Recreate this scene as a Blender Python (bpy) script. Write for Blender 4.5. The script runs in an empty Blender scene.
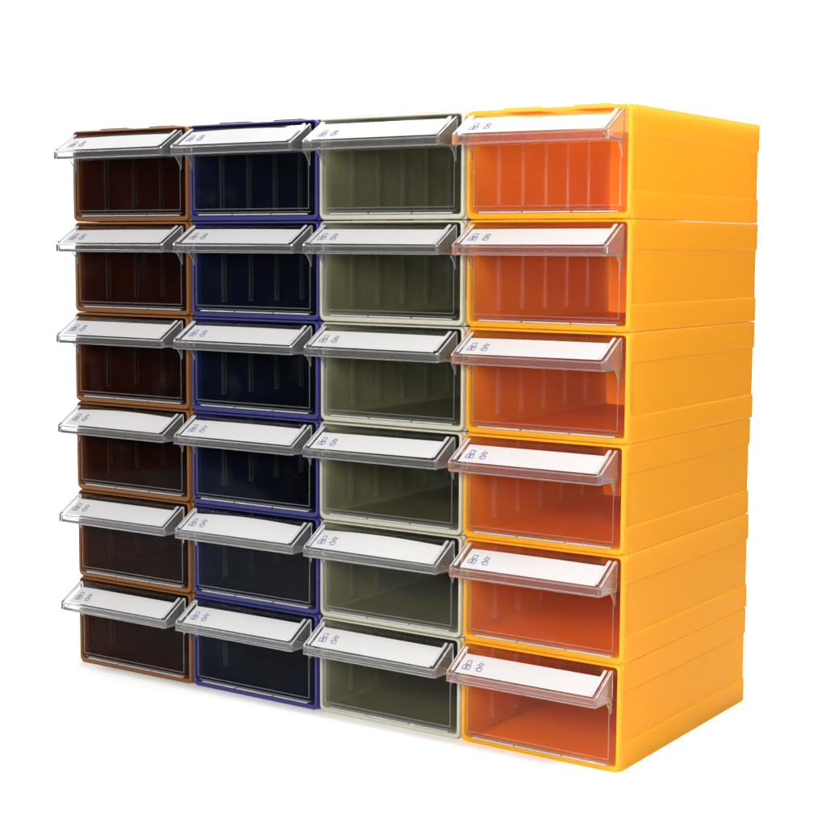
import bpy, bmesh, math, random
from mathutils import Matrix, Vector
import mathutils

# ------------------------------------------------------------------ camera, world, lights, exposure
U = 0.06                                   # one drawer-unit pitch in metres
W, D, H = 1.71922, 2.90592, 0.992          # unit width, depth, height (in pitches)
scene = bpy.context.scene
col = scene.collection

def camera():
    cd = bpy.data.cameras.new("camera")
    cam = bpy.data.objects.new("camera", cd)
    col.objects.link(cam)
    yaw, pit, rol = 0.59404, 0.10322, 0.00565
    c, s = math.cos, math.sin
    R0 = Matrix(((1, 0, 0), (0, 0, -1), (0, 1, 0)))
    Ry = Matrix(((c(yaw), s(yaw), 0), (-s(yaw), c(yaw), 0), (0, 0, 1)))
    Rx = Matrix(((1, 0, 0), (0, c(pit), -s(pit)), (0, s(pit), c(pit))))
    Rz = Matrix(((c(rol), -s(rol), 0), (s(rol), c(rol), 0), (0, 0, 1)))
    R = Rz @ Rx @ R0 @ Ry                   # rows: right, down, forward
    m = Matrix((R[0], -R[1], -R[2])).transposed().to_4x4()
    m.translation = Vector((13.1671, -12.70371, 4.73288)) * U
    cam.matrix_world = m
    cd.sensor_width = 36.0
    cd.lens = 1596.436 / 826 * 36.0
    cd.clip_start, cd.clip_end = 0.02, 100.0
    scene.camera = cam
camera()

world = bpy.data.worlds.new("World")
scene.world = world
world.use_nodes = True
def world_nodes():
    # a bright white studio behind and above the stack, a dim room behind the camera
    n, l = world.node_tree.nodes, world.node_tree.links
    bg = n["Background"]
    tc = n.new("ShaderNodeTexCoord")
    sep = n.new("ShaderNodeSeparateXYZ")
    mr = n.new("ShaderNodeMapRange"); mr.interpolation_type = 'SMOOTHSTEP'
    mr.inputs["From Min"].default_value = -0.45
    mr.inputs["From Max"].default_value = 0.25
    mr.inputs["To Min"].default_value = 0.05
    mr.inputs["To Max"].default_value = 0.55
    dot = n.new("ShaderNodeVectorMath"); dot.operation = 'DOT_PRODUCT'
    dot.inputs[1].default_value = (-0.05, 0.85, 0.5)
    l.new(tc.outputs["Generated"], dot.inputs[0])
    l.new(dot.outputs["Value"], mr.inputs["Value"])
    l.new(mr.outputs["Result"], bg.inputs["Strength"])
    bg.inputs["Color"].default_value = (1.0, 1.0, 1.0, 1)
world_nodes()

def softbox(name, loc, target, size, power, colour=(1, 1, 1)):
    ld = bpy.data.lights.new(name, 'AREA')
    ld.shape = 'SQUARE'; ld.size = size * U
    ld.energy = power; ld.color = colour
    o = bpy.data.objects.new(name, ld)
    col.objects.link(o)
    o.location = Vector(loc) * U
    o.rotation_euler = (Vector(target) - Vector(loc)).to_track_quat('-Z', 'Y').to_euler()
    return o
softbox("front_softbox", (9.5, -12.5, 6.0), (4.0, 0.0, 3.2), 3.5, 9.5, (1.0, 0.985, 0.96))
softbox("right_softbox", (14.5, -3.0, 10.5), (6.9, 1.5, 4.4), 3.0, 4.0, (1.0, 0.985, 0.96))
softbox("left_fill", (-7.0, -4.5, 13.0), (0.0, -2.5, 0.0), 4.0, 3.4)  # added unseen fill, lightens the floor left of the stack
softbox("overhead_softbox", (5.5, 5.5, 12.5), (5.0, 1.6, 6.0), 5.0, 3.2)
softbox("backdrop_fill", (-4.0, 10.0, 18.0), (-6.0, 15.0, 3.0), 9.0, 11.0)  # added unseen lamp that brings the sweep up to white

scene.view_settings.view_transform = 'Standard'
scene.view_settings.look = 'None'
scene.view_settings.exposure = 0.0
scene.view_settings.gamma = 1.0
scene.render.engine = 'CYCLES'
cy = scene.cycles
cy.use_denoising = True
cy.max_bounces = 16; cy.diffuse_bounces = 6; cy.glossy_bounces = 6
cy.transmission_bounces = 12
cy.adaptive_threshold = 0.015; cy.transparent_max_bounces = 64
cy.caustics_reflective = False
cy.caustics_refractive = True
cy.sample_clamp_indirect = 6.0

# ------------------------------------------------------------------ materials
def new_mat(name):
    m = bpy.data.materials.new(name); m.use_nodes = True
    nt = m.node_tree
    return m, nt, nt.nodes["Principled BSDF"]

def plastic(name, rgb, rough=0.38, trans=0.0, spec=0.3):
    """injection-moulded opaque plastic: faint mottling and a fine orange-peel skin"""
    m, nt, b = new_mat(name)
    n, l = nt.nodes, nt.links
    tc = n.new("ShaderNodeTexCoord")
    ns = n.new("ShaderNodeTexNoise"); ns.inputs["Scale"].default_value = 14.0; ns.inputs["Detail"].default_value = 3.0
    l.new(tc.outputs["Object"], ns.inputs["Vector"])
    mix = n.new("ShaderNodeMix"); mix.data_type = 'RGBA'
    mix.inputs["A"].default_value = (*[c * 0.95 for c in rgb], 1)
    mix.inputs["B"].default_value = (*[min(1, c * 1.04) for c in rgb], 1)
    l.new(ns.outputs["Fac"], mix.inputs["Factor"])
    l.new(mix.outputs["Result"], b.inputs["Base Color"])
    n2 = n.new("ShaderNodeTexNoise"); n2.inputs["Scale"].default_value = 60.0; n2.inputs["Detail"].default_value = 4.0
    l.new(tc.outputs["Object"], n2.inputs["Vector"])
    mr = n.new("ShaderNodeMapRange")
    mr.inputs["To Min"].default_value = rough - 0.08; mr.inputs["To Max"].default_value = rough + 0.1
    l.new(n2.outputs["Fac"], mr.inputs["Value"])
    l.new(mr.outputs["Result"], b.inputs["Roughness"])
    n3 = n.new("ShaderNodeTexNoise"); n3.inputs["Scale"].default_value = 1600.0
    l.new(tc.outputs["Object"], n3.inputs["Vector"])
    bp = n.new("ShaderNodeBump"); bp.inputs["Strength"].default_value = 0.06; bp.inputs["Distance"].default_value = 0.0003
    l.new(n3.outputs["Fac"], bp.inputs["Height"])
    l.new(bp.outputs["Normal"], b.inputs["Normal"])
    b.inputs["IOR"].default_value = 1.46
    b.inputs["Specular IOR Level"].default_value = spec
    if trans:
        tr = n.new("ShaderNodeBsdfTranslucent"); tr.inputs["Color"].default_value = (*[c ** 0.25 for c in rgb], 1)
        ms = n.new("ShaderNodeMixShader"); ms.inputs["Fac"].default_value = trans
        out = n["Material Output"]
        l.new(b.outputs["BSDF"], ms.inputs[1]); l.new(tr.outputs["BSDF"], ms.inputs[2])
        l.new(ms.outputs["Shader"], out.inputs["Surface"])
    return m

def clear_film(name, tint, haze=0.0, refl=0.96, rough=0.04, scuff=True, blotch=0.006):
    """thin clear polystyrene: straight-through light plus a surface reflection"""
    m, nt, b = new_mat(name)
    n, l = nt.nodes, nt.links
    n.remove(b)
    out = n["Material Output"]
    tp = n.new("ShaderNodeBsdfTransparent"); tp.inputs["Color"].default_value = (*tint, 1)
    gl = n.new("ShaderNodeBsdfAnisotropic"); gl.inputs["Roughness"].default_value = rough
    lw = n.new("ShaderNodeLayerWeight"); lw.inputs["Blend"].default_value = 0.5
    pw = n.new("ShaderNodeMath"); pw.operation = 'POWER'; pw.inputs[1].default_value = 5.0
    l.new(lw.outputs["Facing"], pw.inputs[0])
    ma = n.new("ShaderNodeMath"); ma.operation = 'MULTIPLY_ADD'
    ma.inputs[1].default_value = 0.9 * refl; ma.inputs[2].default_value = 0.04 * refl
    l.new(pw.outputs[0], ma.inputs[0])
    ms = n.new("ShaderNodeMixShader")
    l.new(ma.outputs[0], ms.inputs["Fac"])
    base = tp.outputs[0]
    if haze or scuff:
        df = n.new("ShaderNodeBsdfDiffuse"); df.inputs["Color"].default_value = (0.75, 0.76, 0.78, 1)
        hz = n.new("ShaderNodeMixShader")
        l.new(tp.outputs[0], hz.inputs[1]); l.new(df.outputs[0], hz.inputs[2])
        hz.inputs["Fac"].default_value = haze
        if scuff:                           # handling smears and faint scuffs on the clear plastic
            tc = n.new("ShaderNodeTexCoord")
            oi = n.new("ShaderNodeObjectInfo")
            ad = n.new("ShaderNodeVectorMath"); ad.operation = 'ADD'
            sc = n.new("ShaderNodeVectorMath"); sc.operation = 'SCALE'; sc.inputs["Scale"].default_value = 7.0
            cb = n.new("ShaderNodeCombineXYZ")
            l.new(oi.outputs["Random"], cb.inputs[0]); l.new(oi.outputs["Random"], cb.inputs[2])
            l.new(cb.outputs[0], sc.inputs[0])
            l.new(tc.outputs["Object"], ad.inputs[0]); l.new(sc.outputs[0], ad.inputs[1])
            ns = n.new("ShaderNodeTexNoise"); ns.inputs["Scale"].default_value = 42.0
            ns.inputs["Detail"].default_value = 6.0; ns.inputs["Roughness"].default_value = 0.62
            l.new(ad.outputs[0], ns.inputs["Vector"])
            mr = n.new("ShaderNodeMapRange")
            mr.inputs["From Min"].default_value = 0.56; mr.inputs["From Max"].default_value = 0.85
            mr.inputs["To Min"].default_value = haze; mr.inputs["To Max"].default_value = haze + blotch
            l.new(ns.outputs["Fac"], mr.inputs["Value"])
            l.new(mr.outputs["Result"], hz.inputs["Fac"])
        base = hz.outputs[0]
    l.new(base, ms.inputs[1]); l.new(gl.outputs[0], ms.inputs[2])
    l.new(ms.outputs[0], out.inputs["Surface"])
    return m

def solid_clear(name, tint, rough=0.02, milk=0.0):
    m, nt, b = new_mat(name)
    b.inputs["Base Color"].default_value = (*tint, 1)
    b.inputs["Transmission Weight"].default_value = 1.0
    b.inputs["Roughness"].default_value = rough
    b.inputs["IOR"].default_value = 1.49
    if milk:                                # moulded styrene is never quite clear: a trace of milkiness
        n, l = nt.nodes, nt.links
        df = n.new("ShaderNodeBsdfDiffuse"); df.inputs["Color"].default_value = (0.8, 0.8, 0.8, 1)
        tl = n.new("ShaderNodeBsdfTranslucent"); tl.inputs["Color"].default_value = (0.8, 0.8, 0.8, 1)
        a = n.new("ShaderNodeMixShader"); a.inputs["Fac"].default_value = 0.5
        l.new(df.outputs[0], a.inputs[1]); l.new(tl.outputs[0], a.inputs[2])
        c = n.new("ShaderNodeMixShader"); c.inputs["Fac"].default_value = milk
        l.new(b.outputs[0], c.inputs[1]); l.new(a.outputs[0], c.inputs[2])
        l.new(c.outputs[0], n["Material Output"].inputs["Surface"])
    return m

def matte(name, rgb, rough=0.7):
    m, nt, b = new_mat(name)
    n, l = nt.nodes, nt.links
    tc = n.new("ShaderNodeTexCoord")
    ns = n.new("ShaderNodeTexNoise"); ns.inputs["Scale"].default_value = 300.0; ns.inputs["Detail"].default_value = 3.0
    l.new(tc.outputs["Object"], ns.inputs["Vector"])
    mix = n.new("ShaderNodeMix"); mix.data_type = 'RGBA'
    mix.inputs["A"].default_value = (*[c * 0.97 for c in rgb], 1)
    mix.inputs["B"].default_value = (*rgb, 1)
    l.new(ns.outputs["Fac"], mix.inputs["Factor"])
    l.new(mix.outputs["Result"], b.inputs["Base Color"])
    b.inputs["Roughness"].default_value = rough
    b.inputs["Specular IOR Level"].default_value = 0.25
    return m

M_CASE = {
    "brown":  plastic("brown_plastic",  (0.185, 0.070, 0.019)),
    "blue":   plastic("blue_plastic",   (0.034, 0.032, 0.140)),
    "cream":  plastic("cream_plastic",  (0.48, 0.465, 0.37), trans=0.18),
    "yellow": plastic("yellow_plastic", (0.94, 0.475, 0.014), trans=0.6, spec=0.18),
}
M_BACK = dict(M_CASE)
M_BACK["cream"] = plastic("opaque_cream_plastic", (0.48, 0.465, 0.37))
M_BACK["yellow"] = plastic("opaque_yellow_plastic", (0.94, 0.475, 0.014), spec=0.18)
TINT = {                                    # each column's drawers are moulded in a differently tinted clear plastic
    "brown":  ((0.80, 0.72, 0.69), (0.92, 0.885, 0.875), (0.975, 0.975, 0.98)),
    "blue":   ((0.735, 0.79, 0.785), (0.90, 0.925, 0.93), (0.975, 0.975, 0.98)),
    "cream":  ((0.875, 0.875, 0.84), (0.945, 0.945, 0.93), (0.975, 0.975, 0.97)),
    "yellow": ((0.985, 0.925, 0.89), (0.99, 0.92, 0.89), (0.99, 0.84, 0.80)),
}
M_TRAY = {k: clear_film(k + "_drawer_clear_plastic", v[0], refl=0.05, haze=0.002 if k == "yellow" else 0.0) for k, v in TINT.items()}
M_FRONT = {k: clear_film(k + "_front_clear_plastic", v[1], haze=0.005 if k == "yellow" else 0.001, refl=0.09, blotch=0.009) for k, v in TINT.items()}
M_COVER = clear_film("clear_cover_film", (0.985, 0.985, 0.985), scuff=False)
M_SOLID = {k: solid_clear(k + "_solid_clear_plastic", v[2], milk=0.08) for k, v in TINT.items()}
M_TRAY_LINE = clear_film("tray_line_plastic", (0.9, 0.9, 0.9), haze=0.06, rough=0.15, scuff=False)  # hazy lines standing in for tray edges seen through the front
M_EDGE_GLINT = clear_film("edge_glint_plastic", (0.85, 0.85, 0.86), haze=0.42, refl=0.8, rough=0.12, blotch=0.35)  # pale haze paints the bright lines on holder edges and rails
M_EDGE_SHADE = clear_film("edge_shade_plastic", (0.30, 0.29, 0.30), refl=0.5, scuff=False)  # dark tint paints the shaded line at the front's foot
M_LIP_GLINT = clear_film("lip_glint_plastic", (0.8, 0.8, 0.82), haze=0.38, rough=0.2, blotch=0.5)  # whitish haze paints the floor's reflection on the bottom edge
M_PAPER = matte("white_card_paper", (0.47, 0.467, 0.472))
M_INK = matte("violet_grey_ink", (0.10, 0.10, 0.24))
M_FLOOR = matte("white_table_surface", (0.92, 0.92, 0.92))

# ------------------------------------------------------------------ mesh helpers (all in pitches, scaled by U)
def finish(name, bm, mats, sharp=35.0, smooth=True):
    for v in bm.verts:
        v.co *= U
    bmesh.ops.recalc_face_normals(bm, faces=bm.faces)
    me = bpy.data.meshes.new(name)
    bm.to_mesh(me); bm.free()
    for m in mats:
        me.materials.append(m)
    if smooth:
        for p in me.polygons:
            p.use_smooth = True
        me.set_sharp_from_angle(angle=math.radians(sharp))
    return me

def box(bm, x0, x1, y0, y1, z0, z1, bev=0.0, mat=0):
    c = bmesh.ops.create_cube(bm, size=1.0)
    vs = c['verts']
    for v in vs:
        v.co = Vector(((x0 + x1) / 2 + v.co.x * (x1 - x0), (y0 + y1) / 2 + v.co.y * (y1 - y0), (z0 + z1) / 2 + v.co.z * (z1 - z0)))
    fs = set(f for v in vs for f in v.link_faces)
    if bev:
        r = bmesh.ops.bevel(bm, geom=list(set(e for v in vs for e in v.link_edges)), offset=bev, segments=2, profile=0.5, affect='EDGES')
        fs |= set(r['faces'])
    for f in fs:
        if f.is_valid:
            f.material_index = mat

def prism(bm, pts, x0, x1, bev=0.0):
    """extrude a (y, z) outline along x"""
    a = [bm.verts.new((x0, y, z)) for y, z in pts]
    b = [bm.verts.new((x1, y, z)) for y, z in pts]
    n = len(pts)
    fs = [bm.faces.new(a), bm.faces.new(b[::-1])]
    for i in range(n):
        fs.append(bm.faces.new((a[i], b[i], b[(i + 1) % n], a[(i + 1) % n])))
    if bev:
        bmesh.ops.bevel(bm, geom=list(set(e for f in fs for e in f.edges)), offset=bev, segments=2, profile=0.5, affect='EDGES')

def profile(x0, z0, x1, z1, r, e=0.0, eb=0.0):
    """rounded rectangle with side recess e between the two bands and bottom recess eb; fixed vertex count"""
    p = []
    def arc(cx, cz, a0):
        for k in range(5):
            a = a0 + math.pi / 2 * k / 4
            p.append((cx + r * math.cos(a), cz + r * math.sin(a)))
    arc(x0 + r, z0 + r, math.pi)
    p.append((0.12, z0)); p.append((0.13, z0 + eb)); p.append((W - 0.13, z0 + eb)); p.append((W - 0.12, z0))
    arc(x1 - r, z0 + r, -math.pi / 2)
    p.append((x1, 0.235)); p.append((x1 - e, 0.247)); p.append((x1 - e, 0.722)); p.append((x1, 0.734))
    arc(x1 - r, z1 - r, 0.0)
    arc(x0 + r, z1 - r, math.pi / 2)
    p.append((x0, 0.734)); p.append((x0 + e, 0.722)); p.append((x0 + e, 0.247)); p.append((x0, 0.235))
    return p

def loops(bm, rings, cap_first=True, cap_last=True):
    prev = None; first = None
    for y, pr in rings:
        cur = [bm.verts.new((x, y, z)) for x, z in pr]
        if prev:
            n = len(cur)
            for i in range(n):
                bm.faces.new((prev[i], prev[(i + 1) % n], cur[(i + 1) % n], cur[i]))
        else:
            first = cur
        prev = cur
    if cap_first: bm.faces.new(first)
    if cap_last: bm.faces.new(prev)

OX0, OX1, OZ0, OZ1 = 0.042, W - 0.047, 0.050, 0.970     # the front opening
def casing_mesh(mat, back):
    bm = bmesh.new()
    o = lambda i, e=0.0, eb=0.0, r=0.06: profile(i + 0.012, i, W - i - 0.012, H - i, r, e, eb)
    inn = lambda g, r=0.03: profile(OX0 - g, OZ0 - g, OX1 + g, OZ1 + g, r)
    loops(bm, [
        (D - 0.05, inn(0.0)), (0.030, inn(0.0)), (0.010, inn(0.0)), (0.0, inn(0.009, 0.034)),
        (0.0, o(0.016, r=0.045)), (0.004, o(0.006)), (0.016, o(0.0)), (0.055, o(0.0)),
        (0.066, o(0.0, 0.014, 0.03, 0.014)), (D - 0.02, o(0.0, 0.014, 0.03, 0.014)), (D - 0.004, o(0.006, 0.014, 0.03, 0.014)), (D, o(0.02, 0.014, 0.03, 0.014)),
    ])
    for f in bm.faces:                      # back wall made opaque to keep backdrop light from glowing through
        if f.calc_center_median().y > D - 0.06:
            f.material_index = 1
    return finish("casing", bm, [mat, back])

def tab_mesh(mat, x0, x1):
    bm = bmesh.new()
    box(bm, x0, x1, 0.085, 0.42, H - 0.004, H + 0.021, 0.009)
    return finish("locking_tab", bm, [mat])

TX0, TX1, TZ0, TZ1 = 0.078, W - 0.078, 0.080, 0.905      # tray body behind the front
def tray_mesh(colour):
    bm = bmesh.new()
    t = 0.024
    yb, yf = D - 0.12, 0.036
    # an open-topped shell with a rounded bottom edge
    def ring(i, z, y0, y1):
        return [(TX0 + i, y0, z), (TX1 - i, y0, z), (TX1 - i, y1, z), (TX0 + i, y1, z)]
    rings = [ring(0.03, TZ0, yf, yb - .03), ring(0.0, TZ0 + 0.03, yf, yb), ring(0.0, TZ1, yf, yb),
             ring(t, TZ1, yf + t, yb - t), ring(t, TZ0 + 0.05, yf + t, yb - t), ring(t + 0.02, TZ0 + t, yf + t, yb - t - .02)]
    prev = None; first = None
    for r in rings:
        cur = [bm.verts.new(p) for p in r]
        if prev:
            for i in range(4):
                bm.faces.new((prev[i], prev[(i + 1) % 4], cur[(i + 1) % 4], cur[i]))
        else:
            first = cur
        prev = cur
    bm.faces.new(first); bm.faces.new(prev)
    # pairs of slot ribs for loose dividers, on both side walls
    for k in range(5):
        y = 0.41 + 0.45 * k
        for sx in (0, 1):
            xa = TX0 + t + 0.001 if sx == 0 else TX1 - t - 0.031
            box(bm, xa, xa + 0.030, y - 0.036, y + 0.036, TZ0 + 0.06, TZ1 - 0.05, 0.010, mat=1)
    return finish("drawer", bm, [M_TRAY[colour], M_RIB], sharp=30)

def front_mesh(colour):
    bm = bmesh.new()
    x0, x1, z0, z1 = OX0 + 0.012, OX1 - 0.012, OZ0 + 0.026, OZ1 - 0.012
    box(bm, x0, x1, -0.004, 0.034, z0, z1, 0.008)
    me = finish("front_panel", bm, [M_FRONT[colour]])
    return me

def rim_mesh():
    """light lines added on the drawer front where tray wall edges show through"""
    bm = bmesh.new()
    a, b, c, d = 0.088, W - 0.108, 0.112, 0.905
    w = 0.010
    y0, y1 = -0.010, -0.0045
    box(bm, a, a + w, y0, y1, c, d, 0.002)
    box(bm, b - w, b, y0, y1, c, d, 0.002)
    box(bm, a + w + 0.001, b - w - 0.001, y0, y1, c, c + w, 0.002)
    # dark strip painting the shade in the thick foot of the front
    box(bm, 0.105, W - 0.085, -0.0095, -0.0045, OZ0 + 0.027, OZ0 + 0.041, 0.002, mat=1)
    return finish("front_edge_lines", bm, [M_TRAY_LINE, M_EDGE_SHADE])

def lip_mesh():  # bright strips added where the drawer's bottom edge mirrors the white floor
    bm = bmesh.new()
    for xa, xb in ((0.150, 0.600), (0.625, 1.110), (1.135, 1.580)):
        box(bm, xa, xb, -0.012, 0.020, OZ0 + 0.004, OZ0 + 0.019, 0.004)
    return finish("bottom_lip_glint", bm, [M_LIP_GLINT])

# the sloped label holder
PT, PB = (-0.006, 0.950), (-0.315, 0.757)                 # (y, z) of the slope top and bottom
SL = math.hypot(PB[0] - PT[0], PB[1] - PT[1])
SY, SZ = (PB[0] - PT[0]) / SL, (PB[1] - PT[1]) / SL       # down-slope direction
NY, NZ = SZ, -SY                                          # outward normal (up and forward)
def on_slope(u, v, h=0.0):
    return Vector((u, PT[0] + SY * v + NY * h, PT[1] + SZ * v + NZ * h))
HX0, HX1 = 0.046, 1.642
def sbox(bm, u0, u1, v0, v1, h0, h1, bev=0.0, mat=0):
    n0 = len(bm.verts)
    vs = [bm.verts.new(on_slope(u, v, h)) for h in (h0, h1) for v in (v0, v1) for u in (u0, u1)]
    q = [(0, 1, 3, 2), (4, 6, 7, 5), (0, 4, 5, 1), (2, 3, 7, 6), (0, 2, 6, 4), (1, 5, 7, 3)]
    fs = [bm.faces.new([vs[i] for i in f]) for f in q]
    for f in fs: f.material_index = mat
    if bev:
        r = bmesh.ops.bevel(bm, geom=list(set(e for f in fs for e in f.edges)), offset=bev, segments=2, profile=0.5, affect='EDGES')
        for f in r['faces']: f.material_index = mat

def holder_mesh(colour):
    bm = bmesh.new()
    t = 0.042
    cheek = [(-0.006, 0.948), (-0.313, 0.757), (-0.317, 0.750), (-0.317, 0.672), (-0.110, 0.669), (-0.006, 0.667)]
    fin = [(-0.006, 0.6655), (-0.105, 0.6675), (-0.078, 0.652), (-0.050, 0.622), (-0.030, 0.590), (-0.016, 0.560), (-0.006, 0.535)]
    prism(bm, fin, HX0 + 0.012, HX0 + 0.030, 0.003)
    prism(bm, fin, HX1 - 0.030, HX1 - 0.012, 0.003)
    prism(bm, cheek, HX0, HX0 + t, 0.006)
    prism(bm, cheek, HX1 - t, HX1, 0.006)
    # front lip with a rounded upper bead, then the floor of the holder
    lip = [(-0.316, 0.668), (-0.316, 0.735), (-0.306, 0.752), (-0.290, 0.750), (-0.284, 0.735), (-0.284, 0.694), (-0.012, 0.694), (-0.006, 0.668)]
    prism(bm, lip, HX0 + t + 0.0015, HX1 - t - 0.0015, 0.005)
    # side rails and the foot rail that grip the card
    sbox(bm, HX0 + t + 0.002, HX0 + t + 0.034, 0.03, SL - 0.02, 0.010, 0.022, 0.004, mat=1)
    sbox(bm, HX1 - t - 0.034, HX1 - t - 0.002, 0.03, SL - 0.02, 0.010, 0.022, 0.004, mat=1)
    # pale strips painting the highlights along the holder's edges
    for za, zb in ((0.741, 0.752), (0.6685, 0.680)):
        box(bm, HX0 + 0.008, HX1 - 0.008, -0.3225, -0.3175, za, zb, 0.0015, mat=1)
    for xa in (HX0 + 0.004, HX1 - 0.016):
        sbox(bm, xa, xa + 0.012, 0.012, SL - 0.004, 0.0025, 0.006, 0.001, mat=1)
    return finish("label_holder", bm, [M_SOLID[colour], M_EDGE_GLINT], sharp=40)

def cover_mesh():
    bm = bmesh.new()
    sbox(bm, HX0 + 0.046, HX1 - 0.046, 0.012, SL - 0.012, -0.012, -0.002, 0.002)
    return finish("backing_plate", bm, [M_COVER])

# strokes of the two printed characters, on a unit square (x right, y up)
PIN = []
def kou(x0, y0, x1, y1):
    return [((x0, y0), (x0, y1)), ((x0, y1), (x1, y1)), ((x1, y1), (x1, y0)), ((x0, y0), (x1, y0))]
PIN = kou(.24, .56, .78, .98) + kou(.02, .02, .44, .44) + kou(.56, .02, .98, .44)
MING = [((.42, 1.0), (.30, .78)), ((.30, .78), (.10, .60)), ((.36, .84), (.84, .84)), ((.84, .84), (.70, .62)),
        ((.70, .62), (.48, .42)), ((.48, .42), (.04, .22)), ((.34, .68), (.54, .54))] + kou(.36, .02, .92, .38)

def card_mesh(rng, bow):
    bm = bmesh.new()
    u0 = 0.140 + rng.uniform(-0.014, 0.018); u1 = 1.590 + rng.uniform(-0.030, 0.012)
    v0 = 0.098 + rng.uniform(-0.012, 0.006); v1 = 0.352
    tilt = rng.uniform(-0.014, 0.014)
    def h_at(u, v):
        s = (u - u0) / (u1 - u0)
        return bow * math.sin(math.pi * s) * (1 - (v - v0) / (v1 - v0)) + 0.002
    N = 28
    def P(u, v, h):
        return on_slope(u, v + tilt * (0.5 - (u - u0) / (u1 - u0)), h)
    grid = [[[bm.verts.new(P(u0 + (u1 - u0) * i / N, v0 + (v1 - v0) * j / 4, h_at(u0 + (u1 - u0) * i / N, v0 + (v1 - v0) * j / 4) + k * 0.004))
              for i in range(N + 1)] for j in range(5)] for k in (0, 1)]
    for k in (0, 1):
        for j in range(4):
            for i in range(N):
                bm.faces.new((grid[k][j][i], grid[k][j][i + 1], grid[k][j + 1][i + 1], grid[k][j + 1][i]))
    edge = [(0, i) for i in range(N + 1)] + [(j, N) for j in range(1, 5)] + [(4, i) for i in range(N - 1, -1, -1)] + [(j, 0) for j in range(3, 0, -1)]
    for q in range(len(edge)):
        a, b = edge[q], edge[(q + 1) % len(edge)]
        bm.faces.new((grid[0][a[0]][a[1]], grid[0][b[0]][b[1]], grid[1][b[0]][b[1]], grid[1][a[0]][a[1]]))
    for strokes, gu in ((PIN, 0.048), (MING, 0.180)):
        gv0, gw, gh, lw = 0.080, 0.082, 0.115, 0.0075
        for (ax, ay), (bx, by) in strokes:
            a = Vector((u0 + gu + gw * ax, v0 + gv0 + gh * (1 - ay))); b = Vector((u0 + gu + gw * bx, v0 + gv0 + gh * (1 - by)))
            d = (b - a).normalized(); nn = Vector((-d.y, d.x)) * lw / 2
            a2 = a - d * lw * 0.4; b2 = b + d * lw * 0.4
            vs = [bm.verts.new(P(q.x, q.y, h_at(q.x, q.y) + 0.0062)) for q in (a2 + nn, b2 + nn, b2 - nn, a2 - nn)]
            f = bm.faces.new(vs); f.material_index = 1
    return finish("name_card", bm, [M_PAPER, M_INK], smooth=False)

# ------------------------------------------------------------------ setting
def setting():
    """white paper sweep: flat under the stacks, curving up into the backdrop, its front edge rolled down"""
    yaw = 0.59404
    r_ = Vector((math.cos(yaw), math.sin(yaw), 0)); f_ = Vector((-math.sin(yaw), math.cos(yaw), 0))
    base = Vector((13.1671, -12.70371, 0))
    path = [(12.15, -1.2), (12.15, -0.25), (12.18, -0.12), (12.26, -0.03), (12.38, 0.0)]
    path += [(12.38 + 13.6 * k / 8, 0.0) for k in range(1, 9)]
    R = 7.0
    path += [(25.98 + R * math.sin(a), R - R * math.cos(a)) for a in [math.pi / 2 * k / 14 for k in range(1, 15)]]
    path += [(25.98 + R, 26.0)]
    bm = bmesh.new(); prev = None
    for f, z in path:
        cur = [bm.verts.new(base + r_ * x + f_ * f + Vector((0, 0, z))) for x in (-19, 19)]
        if prev:
            bm.faces.new((prev[0], prev[1], cur[1], cur[0]))
        prev = cur
    me = finish("backdrop", bm, [M_FLOOR], sharp=60)
    o = bpy.data.objects.new("backdrop", me)
    col.objects.link(o)
    o['kind'] = 'structure'; o['label'] = 'plain bright white paper sweep under and behind the drawer stacks'
setting()

# ------------------------------------------------------------------ drawer units
M_RIB = clear_film("clear_rib_plastic", (0.93, 0.93, 0.94), haze=0.12, refl=0.5, rough=0.18, scuff=False)
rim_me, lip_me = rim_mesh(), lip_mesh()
cover_me = cover_mesh()

def part(name, me, parent):
    o = bpy.data.objects.new(name, me); col.objects.link(o); o.parent = parent
    wn = o.modifiers.new("even_shading", 'WEIGHTED_NORMAL'); wn.keep_sharp = True
    return o

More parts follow.
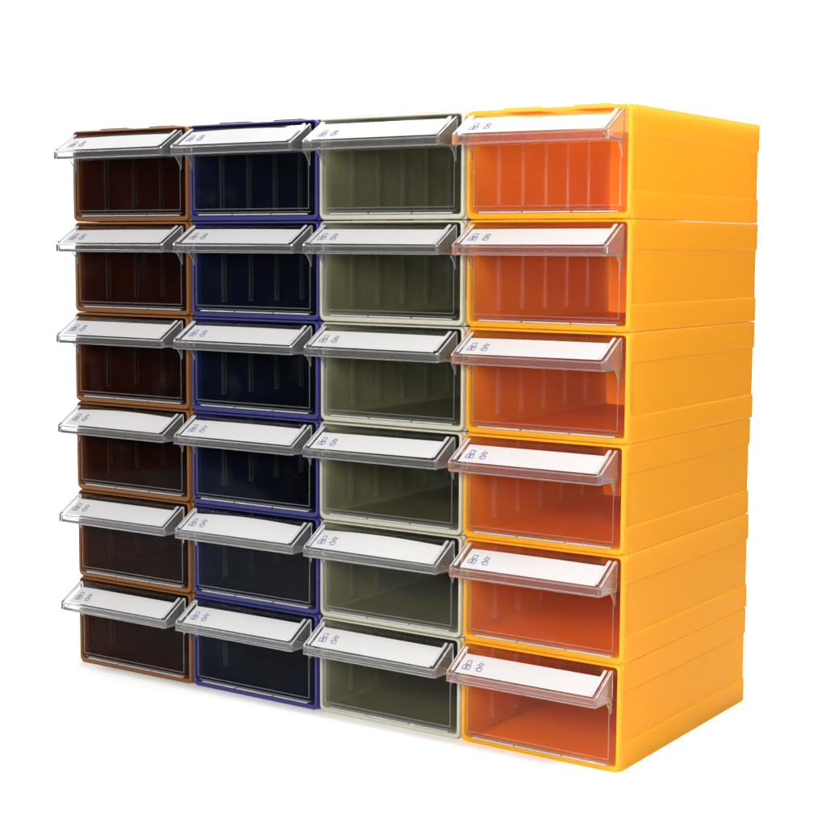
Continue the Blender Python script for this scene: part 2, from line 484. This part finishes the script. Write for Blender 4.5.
def build_unit(colour):
    root = bpy.data.objects.new("drawer_unit", None)
    root.empty_display_size = 0.02
    col.objects.link(root)
    root['category'] = 'drawer unit'
    cas = part("casing", casing_mesh(M_CASE[colour], M_BACK[colour]), root)
    part("locking_tab", tab_mesh(M_CASE[colour], 0.36, 0.75), cas)
    part("locking_tab", tab_mesh(M_CASE[colour], 1.085, 1.445), cas)
    drw = part("drawer", tray_mesh(colour), root)
    part("front_panel", front_mesh(colour), drw)
    part("front_edge_lines", rim_me, drw)
    part("bottom_lip_glint", lip_me, drw)
    part("label_holder", holder_mesh(colour), drw)
    part("backing_plate", cover_me, drw)
    return root

def copy_tree(o, parent=None):
    c = o.copy(); col.objects.link(c)
    if parent: c.parent = parent
    for ch in list(o.children):
        copy_tree(ch, c)
    return c

ROWS = ["bottom", "second from the bottom", "third from the bottom", "third from the top", "second from the top", "topmost"]
LOOK = {
    "brown":  "brown drawer unit with dark see-through front, %s of the brown stack",
    "blue":   "dark blue drawer unit with clear front, %s of the blue stack",
    "cream":  "cream grey drawer unit with clear front, %s of the cream stack",
    "yellow": "bright yellow drawer unit with orange interior, %s of the yellow stack",
}
BOW = {("brown", 2): 0.030, ("blue", 1): 0.032, ("cream", 1): 0.030, ("brown", 5): 0.006, ("blue", 5): 0.014, ("blue", 2): 0.008}
rng = random.Random(7)
for ci, colour in enumerate(("brown", "blue", "cream", "yellow")):
    proto = build_unit(colour)
    for row in range(6):
        u = proto if row == 0 else copy_tree(proto)
        u['label'] = LOOK[colour] % ROWS[row]
        u['group'] = 'drawer units stacked in four coloured columns'
        u.location = Vector((ci * W + rng.uniform(-0.010, 0.010), rng.uniform(-0.010, 0.010), row + 0.0)) * U
        u.rotation_euler = (0, 0, math.radians(rng.uniform(-0.15, 0.15)))
        u['row'] = row
    for u in [o for o in col.objects if o.get('row') is not None and o.type == 'EMPTY']:
        row = u['row']; del u['row']
        drw = [c for c in u.children if c.name.startswith("drawer")][0]
        drw.location = Vector((0.0, rng.uniform(-0.006, 0.012), 0.0)) * U
        part("name_card", card_mesh(rng, BOW.get((colour, row), rng.uniform(0.0, 0.004))), drw)
